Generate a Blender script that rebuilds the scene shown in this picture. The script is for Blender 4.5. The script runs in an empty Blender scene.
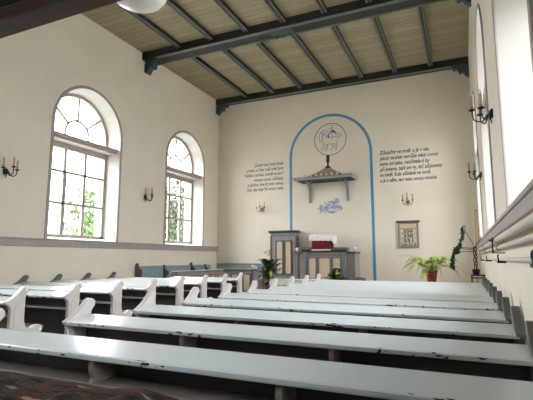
import bpy, bmesh, math, random
from math import sin, cos, pi, radians
from mathutils import Vector, Matrix
random.seed(7)
SC = bpy.context.scene
COL = SC.collection

# ------------------------------------------------------------------ helpers
class MB:
    """collects shapes, then links them as ONE mesh object"""
    def __init__(self): self.bm = bmesh.new()
    def poly(self, pts, smooth=False, mi=0):
        vs = [self.bm.verts.new(p) for p in pts]
        f = self.bm.faces.new(vs); f.smooth = smooth; f.material_index = mi
        return f
    def box(self, x0, x1, y0, y1, z0, z1, mi=0):
        v = [self.bm.verts.new(p) for p in ((x0,y0,z0),(x1,y0,z0),(x1,y1,z0),(x0,y1,z0),(x0,y0,z1),(x1,y0,z1),(x1,y1,z1),(x0,y1,z1))]
        for q in ((0,3,2,1),(4,5,6,7),(0,1,5,4),(1,2,6,5),(2,3,7,6),(3,0,4,7)):
            self.bm.faces.new([v[i] for i in q]).material_index = mi
        return self
    def prism(self, pts, axis, a, b, smooth=False):
        """closed 2D outline extruded along an axis; outline gives the two other coordinates in x,y,z order"""
        def P(u, w, t):
            return {'x': (t,u,w), 'y': (u,t,w), 'z': (u,w,t)}[axis]
        n = len(pts)
        A = [self.bm.verts.new(P(u,w,a)) for u,w in pts]; B = [self.bm.verts.new(P(u,w,b)) for u,w in pts]
        self.bm.faces.new(A); self.bm.faces.new(B[::-1])
        for i in range(n):
            f = self.bm.faces.new((A[i],A[(i+1)%n],B[(i+1)%n],B[i])); f.smooth = smooth
        return self
    def strip(self, outer, inner, axis, a, b, closed=False):
        """band between two 2D polylines, with thickness"""
        def P(u, w, t):
            return {'x': (t,u,w), 'y': (u,t,w), 'z': (u,w,t)}[axis]
        n = len(outer)
        V = [[self.bm.verts.new(P(*q, t)) for q in L] for L in (outer, inner) for t in (a, b)]
        oa, ob, ia, ib = V
        for i in range(n if closed else n-1):
            j = (i+1) % n
            for q in ((oa[i],oa[j],ia[j],ia[i]),(ob[i],ib[i],ib[j],ob[j]),(oa[i],ob[i],ob[j],oa[j]),(ia[i],ia[j],ib[j],ib[i])):
                self.bm.faces.new(q)
        if not closed:
            for i in (0, n-1): self.bm.faces.new((oa[i],ia[i],ib[i],ob[i]))
        return self
    def tube(self, pts, r, n=8, cap=True):
        pts = [Vector(p) for p in pts]; rs = r if isinstance(r, (list,tuple)) else [r]*len(pts)
        rings = []; ref = None
        for i, p in enumerate(pts):
            t = (pts[min(i+1,len(pts)-1)] - pts[max(i-1,0)]).normalized()
            if ref is None: ref = Vector((0,0,1)) if abs(t.z) < .9 else Vector((1,0,0))
            u = (ref - t*ref.dot(t)).normalized(); w = t.cross(u); ref = u
            rings.append([self.bm.verts.new(p + (u*cos(2*pi*k/n) + w*sin(2*pi*k/n))*rs[i]) for k in range(n)])
        for a, b in zip(rings, rings[1:]):
            for k in range(n):
                self.bm.faces.new((a[k],a[(k+1)%n],b[(k+1)%n],b[k])).smooth = True
        if cap:
            self.bm.faces.new(rings[0][::-1]); self.bm.faces.new(rings[-1])
        return self
    def lathe(self, prof, c=(0,0,0), n=20, axis='z', smooth=True):
        rings = []
        for r, h in prof:
            ring = []
            for k in range(n):
                a = 2*pi*k/n; u, w = max(r,1e-4)*cos(a), max(r,1e-4)*sin(a)
                q = {'z': (u,w,h), 'x': (h,u,w), 'y': (u,h,w)}[axis]
                ring.append(self.bm.verts.new(Vector(q)+Vector(c)))
            rings.append(ring)
        for a, b in zip(rings, rings[1:]):
            for k in range(n):
                self.bm.faces.new((a[k],a[(k+1)%n],b[(k+1)%n],b[k])).smooth = smooth
        self.bm.faces.new(rings[0][::-1]); self.bm.faces.new(rings[-1])
        return self
    def ribbon(self, pts, w, y0, y1):
        """flat painted stroke in a vertical x-z plane"""
        L = []; R = []
        for i, p in enumerate(pts):
            a = Vector(pts[max(i-1,0)]); b = Vector(pts[min(i+1,len(pts)-1)])
            d = (b-a).normalized(); nrm = Vector((-d.y, d.x))*w/2
            p = Vector(p); L.append(tuple(p+nrm)); R.append(tuple(p-nrm))
        return self.strip(L, R, 'y', y0, y1)
    def build(self, name, mat, parent=None, bevel=0, kind=None, label=None, recalc=True):
        if recalc: bmesh.ops.recalc_face_normals(self.bm, faces=self.bm.faces)
        me = bpy.data.meshes.new(name); self.bm.to_mesh(me); self.bm.free()
        o = bpy.data.objects.new(name, me); COL.objects.link(o)
        for m in (mat if isinstance(mat, (list,tuple)) else [mat]): me.materials.append(m)
        if parent: o.parent = parent
        if bevel:
            b = o.modifiers.new('bevel','BEVEL'); b.width = bevel; b.segments = 2; b.limit_method = 'ANGLE'; b.angle_limit = radians(40)
        if kind: o['kind'] = kind
        if label: o['label'] = label
        return o

def tag(o, label, cat, group=None, kind=None):
    o['label'] = label; o['category'] = cat
    if group: o['group'] = group
    if kind: o['kind'] = kind
    return o
def thing(name, label, cat, loc=(0,0,0), rz=0, group=None):
    o = bpy.data.objects.new(name, None); COL.objects.link(o); o.empty_display_size = .1
    o.location = loc; o.rotation_euler = (0,0,rz)
    return tag(o, label, cat, group)
def copy_tree(o, parent=None):
    c = o.copy(); COL.objects.link(c)
    if parent: c.parent = parent
    for ch in list(o.children): copy_tree(ch, c)
    return c
def smoothed(pts, n=4):
    """Catmull-Rom through 2D/3D points"""
    P = [Vector(p) for p in pts]; out = []
    for i in range(len(P)-1):
        p0, p1, p2, p3 = P[max(i-1,0)], P[i], P[i+1], P[min(i+2,len(P)-1)]
        for k in range(n):
            t = k/n
            out.append(tuple(.5*((2*p1)+(p2-p0)*t+(2*p0-5*p1+4*p2-p3)*t*t+(3*p1-p0-3*p2+p3)*t**3)))
    out.append(tuple(P[-1])); return out
def text_mesh(body, x, z, width, y, depth=.003, align='LEFT', shear=.3, size=.2, offset=0.0):
    cu = bpy.data.curves.new('t','FONT'); cu.body = body; cu.size = size; cu.shear = shear; cu.offset = offset
    cu.resolution_u = 3
    ob = bpy.data.objects.new('t', cu); COL.objects.link(ob)
    dg = bpy.context.evaluated_depsgraph_get(); me = bpy.data.meshes.new_from_object(ob.evaluated_get(dg))
    vs = [v.co.copy() for v in me.vertices]; fs = [tuple(p.vertices) for p in me.polygons]
    bpy.data.objects.remove(ob); bpy.data.curves.remove(cu); bpy.data.meshes.remove(me)
    x0 = min(v.x for v in vs); x1 = max(v.x for v in vs)
    s = width/(x1-x0) if width else 1
    off = {'LEFT': x, 'RIGHT': x-(x1-x0)*s, 'CENTER': x-(x1-x0)*s/2}[align]
    return [(off+(v.x-x0)*s, y-depth, z+v.y) for v in vs], fs
def add_mesh(mb, vf):
    vs, fs = vf; bv = [mb.bm.verts.new(v) for v in vs]
    for f in fs:
        try: mb.bm.faces.new([bv[i] for i in f])
        except ValueError: pass

# ------------------------------------------------------------------ materials
def mat(name, col, rough=.6, noise=0, nscale=8, bump=0, metal=0, spec=.5, stretch=(1,1,1)):
    m = bpy.data.materials.new(name); m.use_nodes = True
    nt = m.node_tree; b = nt.nodes['Principled BSDF']
    b.inputs['Roughness'].default_value = rough; b.inputs['Metallic'].default_value = metal
    b.inputs['Specular IOR Level'].default_value = spec
    c = (*col, 1); b.inputs['Base Color'].default_value = c
    if noise or bump:
        tc = nt.nodes.new('ShaderNodeNewGeometry'); mp = nt.nodes.new('ShaderNodeMapping'); mp.inputs['Scale'].default_value = stretch
        nz = nt.nodes.new('ShaderNodeTexNoise'); nz.inputs['Scale'].default_value = nscale; nz.inputs['Detail'].default_value = 6
        nt.links.new(tc.outputs['Position'], mp.inputs['Vector']); nt.links.new(mp.outputs['Vector'], nz.inputs['Vector'])
        if noise:
            r = nt.nodes.new('ShaderNodeValToRGB')
            r.color_ramp.elements[0].position = .3; r.color_ramp.elements[1].position = .7
            r.color_ramp.elements[0].color = tuple(max(0,x*(1-noise)) for x in col)+(1,)
            r.color_ramp.elements[1].color = tuple(min(1,x*(1+noise)) for x in col)+(1,)
            nt.links.new(nz.outputs['Fac'], r.inputs['Fac']); nt.links.new(r.outputs['Color'], b.inputs['Base Color'])
        if bump:
            bp = nt.nodes.new('ShaderNodeBump'); bp.inputs['Strength'].default_value = bump; bp.inputs['Distance'].default_value = .02
            nt.links.new(nz.outputs['Fac'], bp.inputs['Height']); nt.links.new(bp.outputs['Normal'], b.inputs['Normal'])
    return m

def N(nt, typ, **kw):
    n = nt.nodes.new(typ)
    for k, v in kw.items(): setattr(n, k, v)
    return n
def math_node(nt, op, a, b=None):
    n = nt.nodes.new('ShaderNodeMath'); n.operation = op
    for i, v in enumerate((a, b)):
        if v is None: continue
        if hasattr(v, 'is_linked'): nt.links.new(v, n.inputs[i])
        else: n.inputs[i].default_value = v
    return n.outputs[0]

M = {}
M['wall'] = mat('plaster', (.77,.716,.595), .85, .03, 1.3, .05)
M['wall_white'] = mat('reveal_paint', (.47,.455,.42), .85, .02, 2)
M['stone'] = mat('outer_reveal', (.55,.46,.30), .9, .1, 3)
M['trim'] = mat('grey_trim_paint', (.36,.325,.30), .5, .06, 6)
M['frame'] = mat('window_frame_paint', (.36,.32,.265), .5, .05, 6)
M['beam'] = mat('dark_beam_wood', (.026,.023,.021), .55, .3, 5, .1, stretch=(.4,3,3))
M['beam_edge'] = mat('blue_grey_edge', (.135,.155,.150), .5, .15, 6)
M['corbel'] = mat('teal_corbel_paint', (.050,.085,.088), .5, .2, 8)
M['gallery'] = mat('brown_gallery_wood', (.066,.043,.034), .8, .2, 4, .05, stretch=(.4,3,3))
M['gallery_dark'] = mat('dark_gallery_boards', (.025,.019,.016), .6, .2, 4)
M['floor'] = mat('floor_boards', (.16,.11,.075), .5, .25, 3, .1, stretch=(6,.5,1))
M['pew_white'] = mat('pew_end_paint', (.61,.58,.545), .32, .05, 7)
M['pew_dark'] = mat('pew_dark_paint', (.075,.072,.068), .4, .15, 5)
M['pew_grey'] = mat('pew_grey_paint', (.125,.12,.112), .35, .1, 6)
M['pew_board'] = mat('pew_board_paint', (.24,.21,.185), .45, .15, 6)
M['grey_wood'] = mat('painted_grey_wood', (.275,.245,.235), .5, .06, 5)
M['grey_dark'] = mat('painted_dark_grey_wood', (.105,.105,.105), .5, .1, 6)
M['grey_blue'] = mat('painted_blue_grey_wood', (.17,.185,.195), .5, .1, 6)
M['cream'] = mat('cream_panel', (.60,.49,.345), .6, .05, 4)
M['blue_bench'] = mat('blue_bench_paint', (.25,.345,.375), .4, .08, 5)
M['canopy'] = mat('canopy_paint', (.24,.28,.285), .5, .1, 6)
M['canopy_light'] = mat('canopy_edge', (.36,.41,.40), .5, .08, 6)
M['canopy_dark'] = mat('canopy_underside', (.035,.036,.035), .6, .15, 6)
M['canopy_roof'] = mat('canopy_roof', (.34,.285,.20), .6, .12, 5)
M['bronze'] = mat('bronze', (.085,.052,.028), .4, .2, 10, metal=.6)
M['gold'] = mat('old_gold', (.32,.22,.10), .4, .2, 10, metal=.7)
M['iron'] = mat('black_iron', (.022,.022,.024), .45, .1, 10, metal=.4)
M['candle'] = mat('candle_sleeve', (.50,.36,.26), .6, .1, 10)
M['candle_white'] = mat('candle_sleeve_pale', (.70,.62,.50), .6, .05, 10)
M['bulb'] = mat('bulb', (.8,.78,.72), .2)
M['opal'] = mat('opal_glass', (.88,.86,.84), .25)
M['ink'] = mat('navy_paint', (.012,.020,.065), .7)
M['ink_blue'] = mat('blue_line_paint', (.07,.12,.33), .7, .2, 30)
M['stripe'] = mat('blue_stripe_paint', (.10,.30,.48), .7, .08, 5)
M['bloom'] = mat('painted_blue_flowers', (.27,.34,.53), .7, .35, 14)
M['black'] = mat('black_digits', (.02,.02,.02), .6)
M['board_cream'] = mat('board_strip', (.62,.55,.42), .6, .04, 8)
M['velvet'] = mat('red_velvet', (.13,.004,.012), .85, .25, 20)
M['lace'] = mat('white_cloth', (.80,.74,.71), .9, .04, 30, .3)
M['green_cloth'] = mat('pale_green_cloth', (.58,.66,.55), .8, .08, 20, .2)
M['terracotta'] = mat('terracotta', (.42,.095,.045), .6, .12, 12)
M['soil'] = mat('soil', (.05,.035,.025), .9, .3, 30)
M['wood'] = mat('brown_wood', (.30,.15,.08), .5, .2, 10, stretch=(1,1,6))
M['fern'] = mat('fern_green', (.30,.40,.095), .5, .4, 9)
M['fern_old'] = mat('fern_yellow_green', (.44,.46,.13), .5, .3, 9)
M['leaf'] = mat('dark_leaf', (.022,.052,.022), .35, .4, 12)
M['spathe'] = mat('yellow_flower', (.62,.58,.12), .5, .2, 12)
M['vine'] = mat('vine_leaf', (.028,.055,.032), .4, .4, 14)
M['pipe'] = mat('cream_pipe_paint', (.66,.61,.52), .38, .05, 8)
M['pipe_grey'] = mat('grey_rail_paint', (.34,.32,.29), .4, .1, 8)
M['plastic'] = mat('cream_plastic', (.62,.53,.36), .4)
M['bark'] = mat('bark', (.12,.08,.05), .9, .3, 12)
M['tree_leaf'] = mat('tree_leaf', (.06,.11,.025), .6, .4, 3)
M['tree_dark'] = mat('dark_tree_leaf', (.028,.050,.018), .6, .5, 3)
M['bounce_ground'] = mat('pale_bounce_ground', (.36,.37,.34), .9, .3, 2)  # ground made pale to bounce daylight up to the ceiling

def plaster_above_dado():
    return M['wall']

def plank_mat():
    m = bpy.data.materials.new('ceiling_planks'); m.use_nodes = True; nt = m.node_tree; b = nt.nodes['Principled BSDF']
    b.inputs['Roughness'].default_value = .65
    g = N(nt,'ShaderNodeNewGeometry'); s = N(nt,'ShaderNodeSeparateXYZ'); nt.links.new(g.outputs['Position'], s.inputs[0])
    q = math_node(nt,'DIVIDE', s.outputs['Y'], .185)
    fr = math_node(nt,'FRACT', q); idx = math_node(nt,'FLOOR', q)
    wn = N(nt,'ShaderNodeTexWhiteNoise', noise_dimensions='1D'); nt.links.new(idx, wn.inputs['W'])
    # grain along x
    mp = N(nt,'ShaderNodeMapping'); mp.inputs['Scale'].default_value = (.6,14,1); nt.links.new(g.outputs['Position'], mp.inputs['Vector'])
    nz = N(nt,'ShaderNodeTexNoise'); nz.inputs['Scale'].default_value = 3; nz.inputs['Detail'].default_value = 5; nt.links.new(mp.outputs[0], nz.inputs['Vector'])
    v = math_node(nt,'ADD', math_node(nt,'MULTIPLY', wn.outputs['Value'], .45), math_node(nt,'MULTIPLY', nz.outputs['Fac'], .55))
    r = N(nt,'ShaderNodeValToRGB'); r.color_ramp.elements[0].color = (.265,.225,.143,1); r.color_ramp.elements[1].color = (.42,.365,.24,1)
    nt.links.new(v, r.inputs['Fac'])
    gm = math_node(nt,'LESS_THAN', fr, .05)
    # grooves open and close along a board
    n2 = N(nt,'ShaderNodeTexNoise'); n2.inputs['Scale'].default_value = 1.6; nt.links.new(g.outputs['Position'], n2.inputs['Vector'])
    gm2 = math_node(nt,'MULTIPLY', gm, math_node(nt,'GREATER_THAN', n2.outputs['Fac'], .44))
    mx = N(nt,'ShaderNodeMix', data_type='RGBA'); nt.links.new(gm2, mx.inputs['Factor']); nt.links.new(r.outputs['Color'], mx.inputs['A']); mx.inputs['B'].default_value = (.07,.05,.033,1)
    nt.links.new(mx.outputs['Result'], b.inputs['Base Color']); return m
M['planks'] = plank_mat()

def shelf_mat():
    m = bpy.data.materials.new('pew_shelf_paint'); m.use_nodes = True; nt = m.node_tree; b = nt.nodes['Principled BSDF']
    g = N(nt,'ShaderNodeNewGeometry'); tc = N(nt,'ShaderNodeTexCoord')
    s = N(nt,'ShaderNodeSeparateXYZ'); nt.links.new(tc.outputs['Object'], s.inputs[0])
    nz = N(nt,'ShaderNodeTexNoise'); nz.inputs['Scale'].default_value = 48; nz.inputs['Detail'].default_value = 6; m1 = N(nt,'ShaderNodeMapping'); m1.inputs['Scale'].default_value = (.4,1,1); nt.links.new(g.outputs['Position'], m1.inputs['Vector']); nt.links.new(m1.outputs[0], nz.inputs['Vector'])
    n2 = N(nt,'ShaderNodeTexNoise'); n2.inputs['Scale'].default_value = 1.7; n2.inputs['Detail'].default_value = 3; nt.links.new(g.outputs['Position'], n2.inputs['Vector'])
    # worn along the front edge: only close to y = 0 of the board
    near = math_node(nt,'LESS_THAN', s.outputs['Y'], math_node(nt,'MULTIPLY', nz.outputs['Fac'], .017))
    chip = math_node(nt,'GREATER_THAN', math_node(nt,'ADD', math_node(nt,'MULTIPLY', nz.outputs['Fac'], .8), math_node(nt,'MULTIPLY', n2.outputs['Fac'], .75)), .905)
    f = math_node(nt,'MULTIPLY', near, chip)
    mp = N(nt,'ShaderNodeMapping'); mp.inputs['Scale'].default_value = (3,14,3); nt.links.new(g.outputs['Position'], mp.inputs['Vector'])
    n3 = N(nt,'ShaderNodeTexNoise'); n3.inputs['Scale'].default_value = 2; n3.inputs['Detail'].default_value = 7; nt.links.new(mp.outputs[0], n3.inputs['Vector'])
    sc = math_node(nt,'GREATER_THAN', n3.outputs['Fac'], .77)
    f2 = math_node(nt,'MAXIMUM', f, sc)
    r = N(nt,'ShaderNodeValToRGB'); r.color_ramp.elements[0].color = (.60,.68,.69,1); r.color_ramp.elements[1].color = (.66,.73,.74,1); nt.links.new(n2.outputs['Fac'], r.inputs['Fac'])
    mx = N(nt,'ShaderNodeMix', data_type='RGBA'); nt.links.new(f2, mx.inputs['Factor']); nt.links.new(r.outputs['Color'], mx.inputs['A']); mx.inputs['B'].default_value = (.10,.045,.028,1)
    nt.links.new(mx.outputs['Result'], b.inputs['Base Color'])
    b.inputs['Roughness'].default_value = .19; b.inputs['Specular IOR Level'].default_value = .95
    bp = N(nt,'ShaderNodeBump'); bp.inputs['Strength'].default_value = .06; bp.inputs['Distance'].default_value = .02
    n4 = N(nt,'ShaderNodeTexNoise'); n4.inputs['Scale'].default_value = 5; nt.links.new(g.outputs['Position'], n4.inputs['Vector'])
    nt.links.new(n4.outputs['Fac'], bp.inputs['Height']); nt.links.new(bp.outputs['Normal'], b.inputs['Normal'])
    return m
M['shelf'] = shelf_mat()

def glass_mat():
    m = bpy.data.materials.new('window_glass'); m.use_nodes = True; nt = m.node_tree; nt.nodes.remove(nt.nodes['Principled BSDF'])
    out = nt.nodes['Material Output']; t = N(nt,'ShaderNodeBsdfTransparent'); t.inputs['Color'].default_value = (.97,.97,.98,1)
    gl = N(nt,'ShaderNodeBsdfGlossy'); gl.inputs['Roughness'].default_value = .02
    mx = N(nt,'ShaderNodeMixShader'); mx.inputs[0].default_value = .06
    nt.links.new(t.outputs[0], mx.inputs[1]); nt.links.new(gl.outputs[0], mx.inputs[2]); nt.links.new(mx.outputs[0], out.inputs['Surface']); return m
M['glass'] = glass_mat()

def shawl_mat():
    m = bpy.data.materials.new('patterned_wool'); m.use_nodes = True; nt = m.node_tree; b = nt.nodes['Principled BSDF']
    b.inputs['Roughness'].default_value = .95; b.inputs['Specular IOR Level'].default_value = .1
    g = N(nt,'ShaderNodeNewGeometry'); mp = N(nt,'ShaderNodeMapping'); mp.inputs['Rotation'].default_value = (0,0,radians(35)); mp.inputs['Scale'].default_value = (1,5,3)
    nt.links.new(g.outputs['Position'], mp.inputs['Vector'])
    nz = N(nt,'ShaderNodeTexNoise'); nz.inputs['Scale'].default_value = 9; nz.inputs['Detail'].default_value = 4; nz.inputs['Distortion'].default_value = .6
    nt.links.new(mp.outputs[0], nz.inputs['Vector'])
    r = N(nt,'ShaderNodeValToRGB'); cr = r.color_ramp; cr.elements[0].position = .30; cr.elements[0].color = (.012,.010,.009,1)
    cr.elements[1].position = .72; cr.elements[1].color = (.20,.14,.10,1)
    for p, c in ((.40,(.022,.015,.012)),(.46,(.018,.024,.024)),(.52,(.085,.028,.012)),(.56,(.025,.016,.013)),(.63,(.035,.045,.045)),(.66,(.12,.065,.024))):
        e = cr.elements.new(p); e.color = (*c,1)
    nt.links.new(nz.outputs['Fac'], r.inputs['Fac']); nt.links.new(r.outputs['Color'], b.inputs['Base Color'])
    return m
M['shawl'] = shawl_mat()

# ------------------------------------------------------------------ dimensions (metres, floor z = 0, camera above x = 0, y = 0)
XL, XR, YB, YF = -8.5, .45, 14.25, -4.6
ZC, ZBEAM = 7.46, 7.23
SILL, SPRING, RW = 1.76, 4.53, 1.06
WT, XG = .75, .46                         # wall thickness, depth of the glass in it
WIN_L = [-.56, 3.67, 7.90, 12.13]
WIN_R = [-.30, 3.93, 8.10, 12.33]
NARC = 28
def arch_outline(yc, r, spring, z0):
    pts = [(yc-r, z0)] + [(yc+r*cos(pi-pi*k/NARC), spring+r*sin(pi*k/NARC)) for k in range(NARC+1)] + [(yc+r, z0)]
    return pts

def side_wall(name, X, s, wins):
    mb = MB()
    for xx in (X, X+s*WT):
        cuts = [YF]
        for yc in wins:
            r = RW if xx == X else RW-.05
            mb.poly([(xx,cuts[-1],0),(xx,yc-r,0),(xx,yc-r,ZC+.2),(xx,cuts[-1],ZC+.2)])
            sill = SILL if xx == X else SILL+.1
            mb.poly([(xx,yc-r,0),(xx,yc+r,0),(xx,yc+r,sill),(xx,yc-r,sill)])
            o = arch_outline(yc, r, SPRING, sill)[1:-1]
            for a, b in zip(o, o[1:]):
                mb.poly([(xx,a[0],a[1]),(xx,b[0],b[1]),(xx,b[0],ZC+.2),(xx,a[0],ZC+.2)])
            cuts.append(yc+r)
        mb.poly([(xx,cuts[-1],0),(xx,YB,0),(xx,YB,ZC+.2),(xx,cuts[-1],ZC+.2)])
    for yc in wins:
        A = arch_outline(yc, RW, SPRING, SILL); B = arch_outline(yc, RW-.035, SPRING-.02, SILL+.07); C_ = arch_outline(yc, RW-.05, SPRING, SILL+.1)
        n = len(A)
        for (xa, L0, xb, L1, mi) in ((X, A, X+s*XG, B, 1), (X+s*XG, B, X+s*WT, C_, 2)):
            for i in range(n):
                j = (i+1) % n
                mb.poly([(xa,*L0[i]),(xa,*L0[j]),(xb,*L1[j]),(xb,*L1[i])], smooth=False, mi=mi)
    bmesh.ops.remove_doubles(mb.bm, verts=mb.bm.verts, dist=1e-4)
    o = mb.build(name, [M['wall'], M['wall_white'], M['stone']], kind='structure')
    return o
tag(side_wall('wall_left', XL, -1, WIN_L), 'long cream plaster wall on the left with tall arched windows', 'wall')
tag(side_wall('wall_right', XR, 1, WIN_R), 'cream plaster wall close on the right seen at a grazing angle', 'wall')
w = MB().box(XL-WT, XR+WT, YB, YB+.5, 0, ZC+.2).build('wall_back', M['wall'], kind='structure'); tag(w, 'cream plaster end wall with painted arch and inscriptions', 'wall')
w = MB().box(XL-WT, XR+WT, YF-.5, YF, 0, ZC+.2).build('wall_front', M['wall'], kind='structure'); tag(w, 'plain plaster wall behind the viewer', 'wall')
w = MB().box(XL-WT, XR+WT, YF-.5, YB+.5, -.2, 0).build('floor', M['floor'], kind='structure'); tag(w, 'brown boarded floor under the pews', 'floor')
w = MB().box(XL-WT, XR+WT, YF-.5, YB+.5, ZC, ZC+.25).build('ceiling', M['planks'], kind='structure'); tag(w, 'tan boarded ceiling above the dark beams', 'ceiling')

# grey sill bands along the side walls, grey bands round the windows
trimn = 0
def trim(mb, label, m=None, bevel=.008):
    global trimn
    trimn += 1
    o = mb.build('trim_%d' % trimn, m or M['trim'], kind='structure', bevel=bevel); tag(o, label, 'trim'); return o
trim(MB().box(XL, XL+.05, YF, YB, 1.575, 1.735).box(XL, XL+.07, YF, YB, 1.715, 1.75), 'grey sill band along the left wall')
trim(MB().box(XR-.05, XR, YF, YB, 1.625, 1.745).box(XR-.07, XR, YF, YB, 1.735, 1.775), 'grey sill band along the right wall')

winn = 0
def window(X, s, yc, label):
    """arched window: frame, sash with three by three panes, ledge, fanlight"""
    global winn
    winn += 1
    xg = X+s*XG; r = RW-.03
    x0, x1 = sorted((xg-.04, xg+.04)); z0 = SILL+.07
    fr = MB()
    fr.strip(arch_outline(yc, r, SPRING-.02, z0), arch_outline(yc, r-.085, SPRING-.02, z0), 'x', x0, x1)
    fr.box(x0, x1, yc-r+.01, yc+r-.01, z0, z0+.07)
    o = fr.build('window_%d' % winn, M['frame'], kind='structure', bevel=.006); tag(o, label, 'window')
    # transom with a deep ledge
    xa, xb = sorted((xg+s*.02, X+s*.03))
    t = MB(); t.box(x0-.01, x1+.01, yc-r+.01, yc+r-.01, 4.02, 4.23); t.box(xa, xb, yc-RW+.012, yc+RW-.012, 4.215, 4.27)
    t.box(*sorted((xg, X+s*.10)), yc-RW+.02, yc+RW-.02, 4.15, 4.215); t.build('transom', M['trim'], o, bevel=.008)
    b0, b1 = xg-.022, xg+.022; ri = r-.07; zt = 4.02; zb = z0+.07
    sash = MB()
    for k in (1, 2): sash.box(b0, b1, yc-ri+2*ri*k/3-.036, yc-ri+2*ri*k/3+.036, zb, zt)
    for z in (2.66, 3.45): sash.box(b0, b1, yc-ri, yc+ri, z-.030, z+.030)
    # opening casement in the middle
    yy0, yy1 = yc-ri/3, yc+ri/3
    for ya in (yy0+.03, yy1-.055): sash.box(b0-.012, b1+.012, ya, ya+.025, zb, 3.45)
    sash.build('glazing_bars', M['frame'], o, bevel=.004)
    fan = MB(); cz = 4.46
    full = lambda rr: [(yc+rr*cos(pi-pi*k/24), cz+rr*sin(pi*k/24)) for k in range(25)]
    fan.strip(full(.41), full(.355), 'x', b0, b1)
    for sgn in (-1, 1): fan.box(b0, b1, min(yc+sgn*.355, yc+sgn*.41), max(yc+sgn*.355, yc+sgn*.41), 4.27, cz)
    for a in (pi*.22, pi*.5, pi*.78):
        d = Vector((cos(a), sin(a))); n = Vector((-d.y, d.x))*.027
        p, q = d*.385, d*(ri+.02)
        fan.prism([(yc+v.x, cz+v.y) for v in (p+n, q+n, q-n, p-n)], 'x', b0, b1)
    fan.build('fanlight_bars', M['frame'], o)
    hd = MB(); xi = b0-.03 if s > 0 else b1+.005
    hd.box(xi, xi+.025, yy0+.035, yy0+.055, 2.05, 2.18); hd.box(xi, xi+.025, yy0+.035, yy0+.055, 3.1, 3.16)
    hd.build('latch', M['iron'], o, label='dark window latch')
    g = MB()
    g.prism(arch_outline(yc, ri+.01, SPRING-.02, zb-.01), 'x', xg-.003, xg+.003)
    g.build('pane', M['glass'], o)
    trim(MB().strip(arch_outline(yc, RW+.075, SPRING, SILL-.01), arch_outline(yc, RW, SPRING, SILL-.01), 'x', *sorted((X-s*.022, X+s*.01))),
         'grey painted band round the arch of the %s' % label.split(' with')[0])
for yc, lb in zip(WIN_L, ('arched window behind the viewer on the left wall', 'arched window on the left wall beside the viewer', 'nearer large arched window on the left wall with bright panes', 'farther arched window on the left wall with trees behind')):
    window(XL, -1, yc, lb)
for yc, lb in zip(WIN_R, ('arched window behind the viewer on the right wall', 'arched window on the right wall nearest the viewer with wide white reveal', 'arched window on the right wall between the two sconces', 'arched window at the far end of the right wall')):
    window(XR, 1, yc, lb)

# ------------------------------------------------------------------ ceiling beams, rafters, corbels
def beam(y0, y1, label, zb=ZBEAM, h=.02):
    t = thing('ceiling_beam', label, 'beam', ((XL+XR)/2, (y0+y1)/2, zb), 0, 'dark cross beams under the ceiling')
    hx = (XR-XL)/2; hy = (y1-y0)/2
    MB().box(-hx, hx, -hy, hy, 0, ZC-zb).build('beam_body', M['beam'], t, bevel=.01)
    for s in (-1, 1):
        if s == 1 and y1 > 14.2: continue
        ya = s*hy
        MB().prism([(ya, 0), (ya-s*.055, -.022), (ya-s*.09, -.022), (ya-s*.10, 0)], 'x', -hx+.5, hx-.5).build('edge_moulding', M['beam_edge'], t, label='blue-grey moulding along the lower edge')
    return t
beam(13.98, 14.25, 'dark ceiling beam against the end wall')
beam(9.70, 10.22, 'dark ceiling beam crossing the middle of the ceiling with a metal plate under it')
beam(5.66, 6.18, 'dark ceiling beam above the nearer window, hidden behind the gallery edge')
RX = [-7.18+1.09*k for k in range(7)]
ORD = ['first','second','third','fourth','fifth','sixth','seventh','eighth','ninth','tenth','eleventh']
for (ya, yb, where) in ((10.22, 13.98, 'between the middle beam and the end wall'), (6.18, 9.70, 'between the nearest and the middle beam')):
    for k, x in enumerate(RX):
        t = thing('ceiling_rafter', '%s dark rafter from the left wall, %s' % (ORD[k], where), 'rafter', (x, (ya+yb)/2, 7.345), 0, 'rafters under the boarded ceiling')
        h = (yb-ya)/2
        MB().box(-.07, .07, -h, h, 0, ZC-7.345).build('rafter_body', M['beam'], t, bevel=.008)
        for s in (-1, 1):
            MB().prism([(s*.07, .0), (s*.04, -.014), (s*.026, -.014), (s*.022, 0)], 'y', -h, h).build('edge_moulding', M['beam_edge'], t, label='blue-grey moulding along the lower edge')
def corbel(x, y, s, label):
    t = thing('beam_corbel', label, 'corbel', (x, y, ZBEAM-.30), 0, 'carved corbels under the beam ends')
    o = smoothed([(0,.30),(s*.46,.30),(s*.47,.25),(s*.42,.19),(s*.36,.21),(s*.31,.17),(s*.29,.09),(s*.22,.07),(s*.19,.11),(s*.14,.05),(s*.10,-.02),(s*.03,-.02),(0,.02)], 3)
    MB().prism(o, 'y', -.10, .10).build('carved_bracket', M['corbel'], t, bevel=.01)
    MB().box(*sorted((0, s*.05)), -.13, .13, -.05, .22).build('wall_plate', M['corbel'], t, bevel=.008)
for y, nm in ((9.95, 'middle beam'), (14.11, 'end wall beam'), (5.92, 'nearest beam')):
    corbel(XL, y, 1, 'teal carved corbel under the left end of the %s' % nm)
    corbel(XR, y, -1, 'teal carved corbel under the right end of the %s' % nm)
t = thing('beam_plate', 'teal metal splice plate under the middle ceiling beam', 'plate', (-4.05, 9.96, ZBEAM-.032))
MB().box(-.30, .30, -.2, .2, 0, .03).build('plate', M['corbel'], t, bevel=.006)
for x in (-.2, 0, .2):
    MB().lathe([(.035,-.05),(.04,-.01),(.04,.0)], (x,.1,0), 8).build('bolt', M['corbel'], t)

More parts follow.
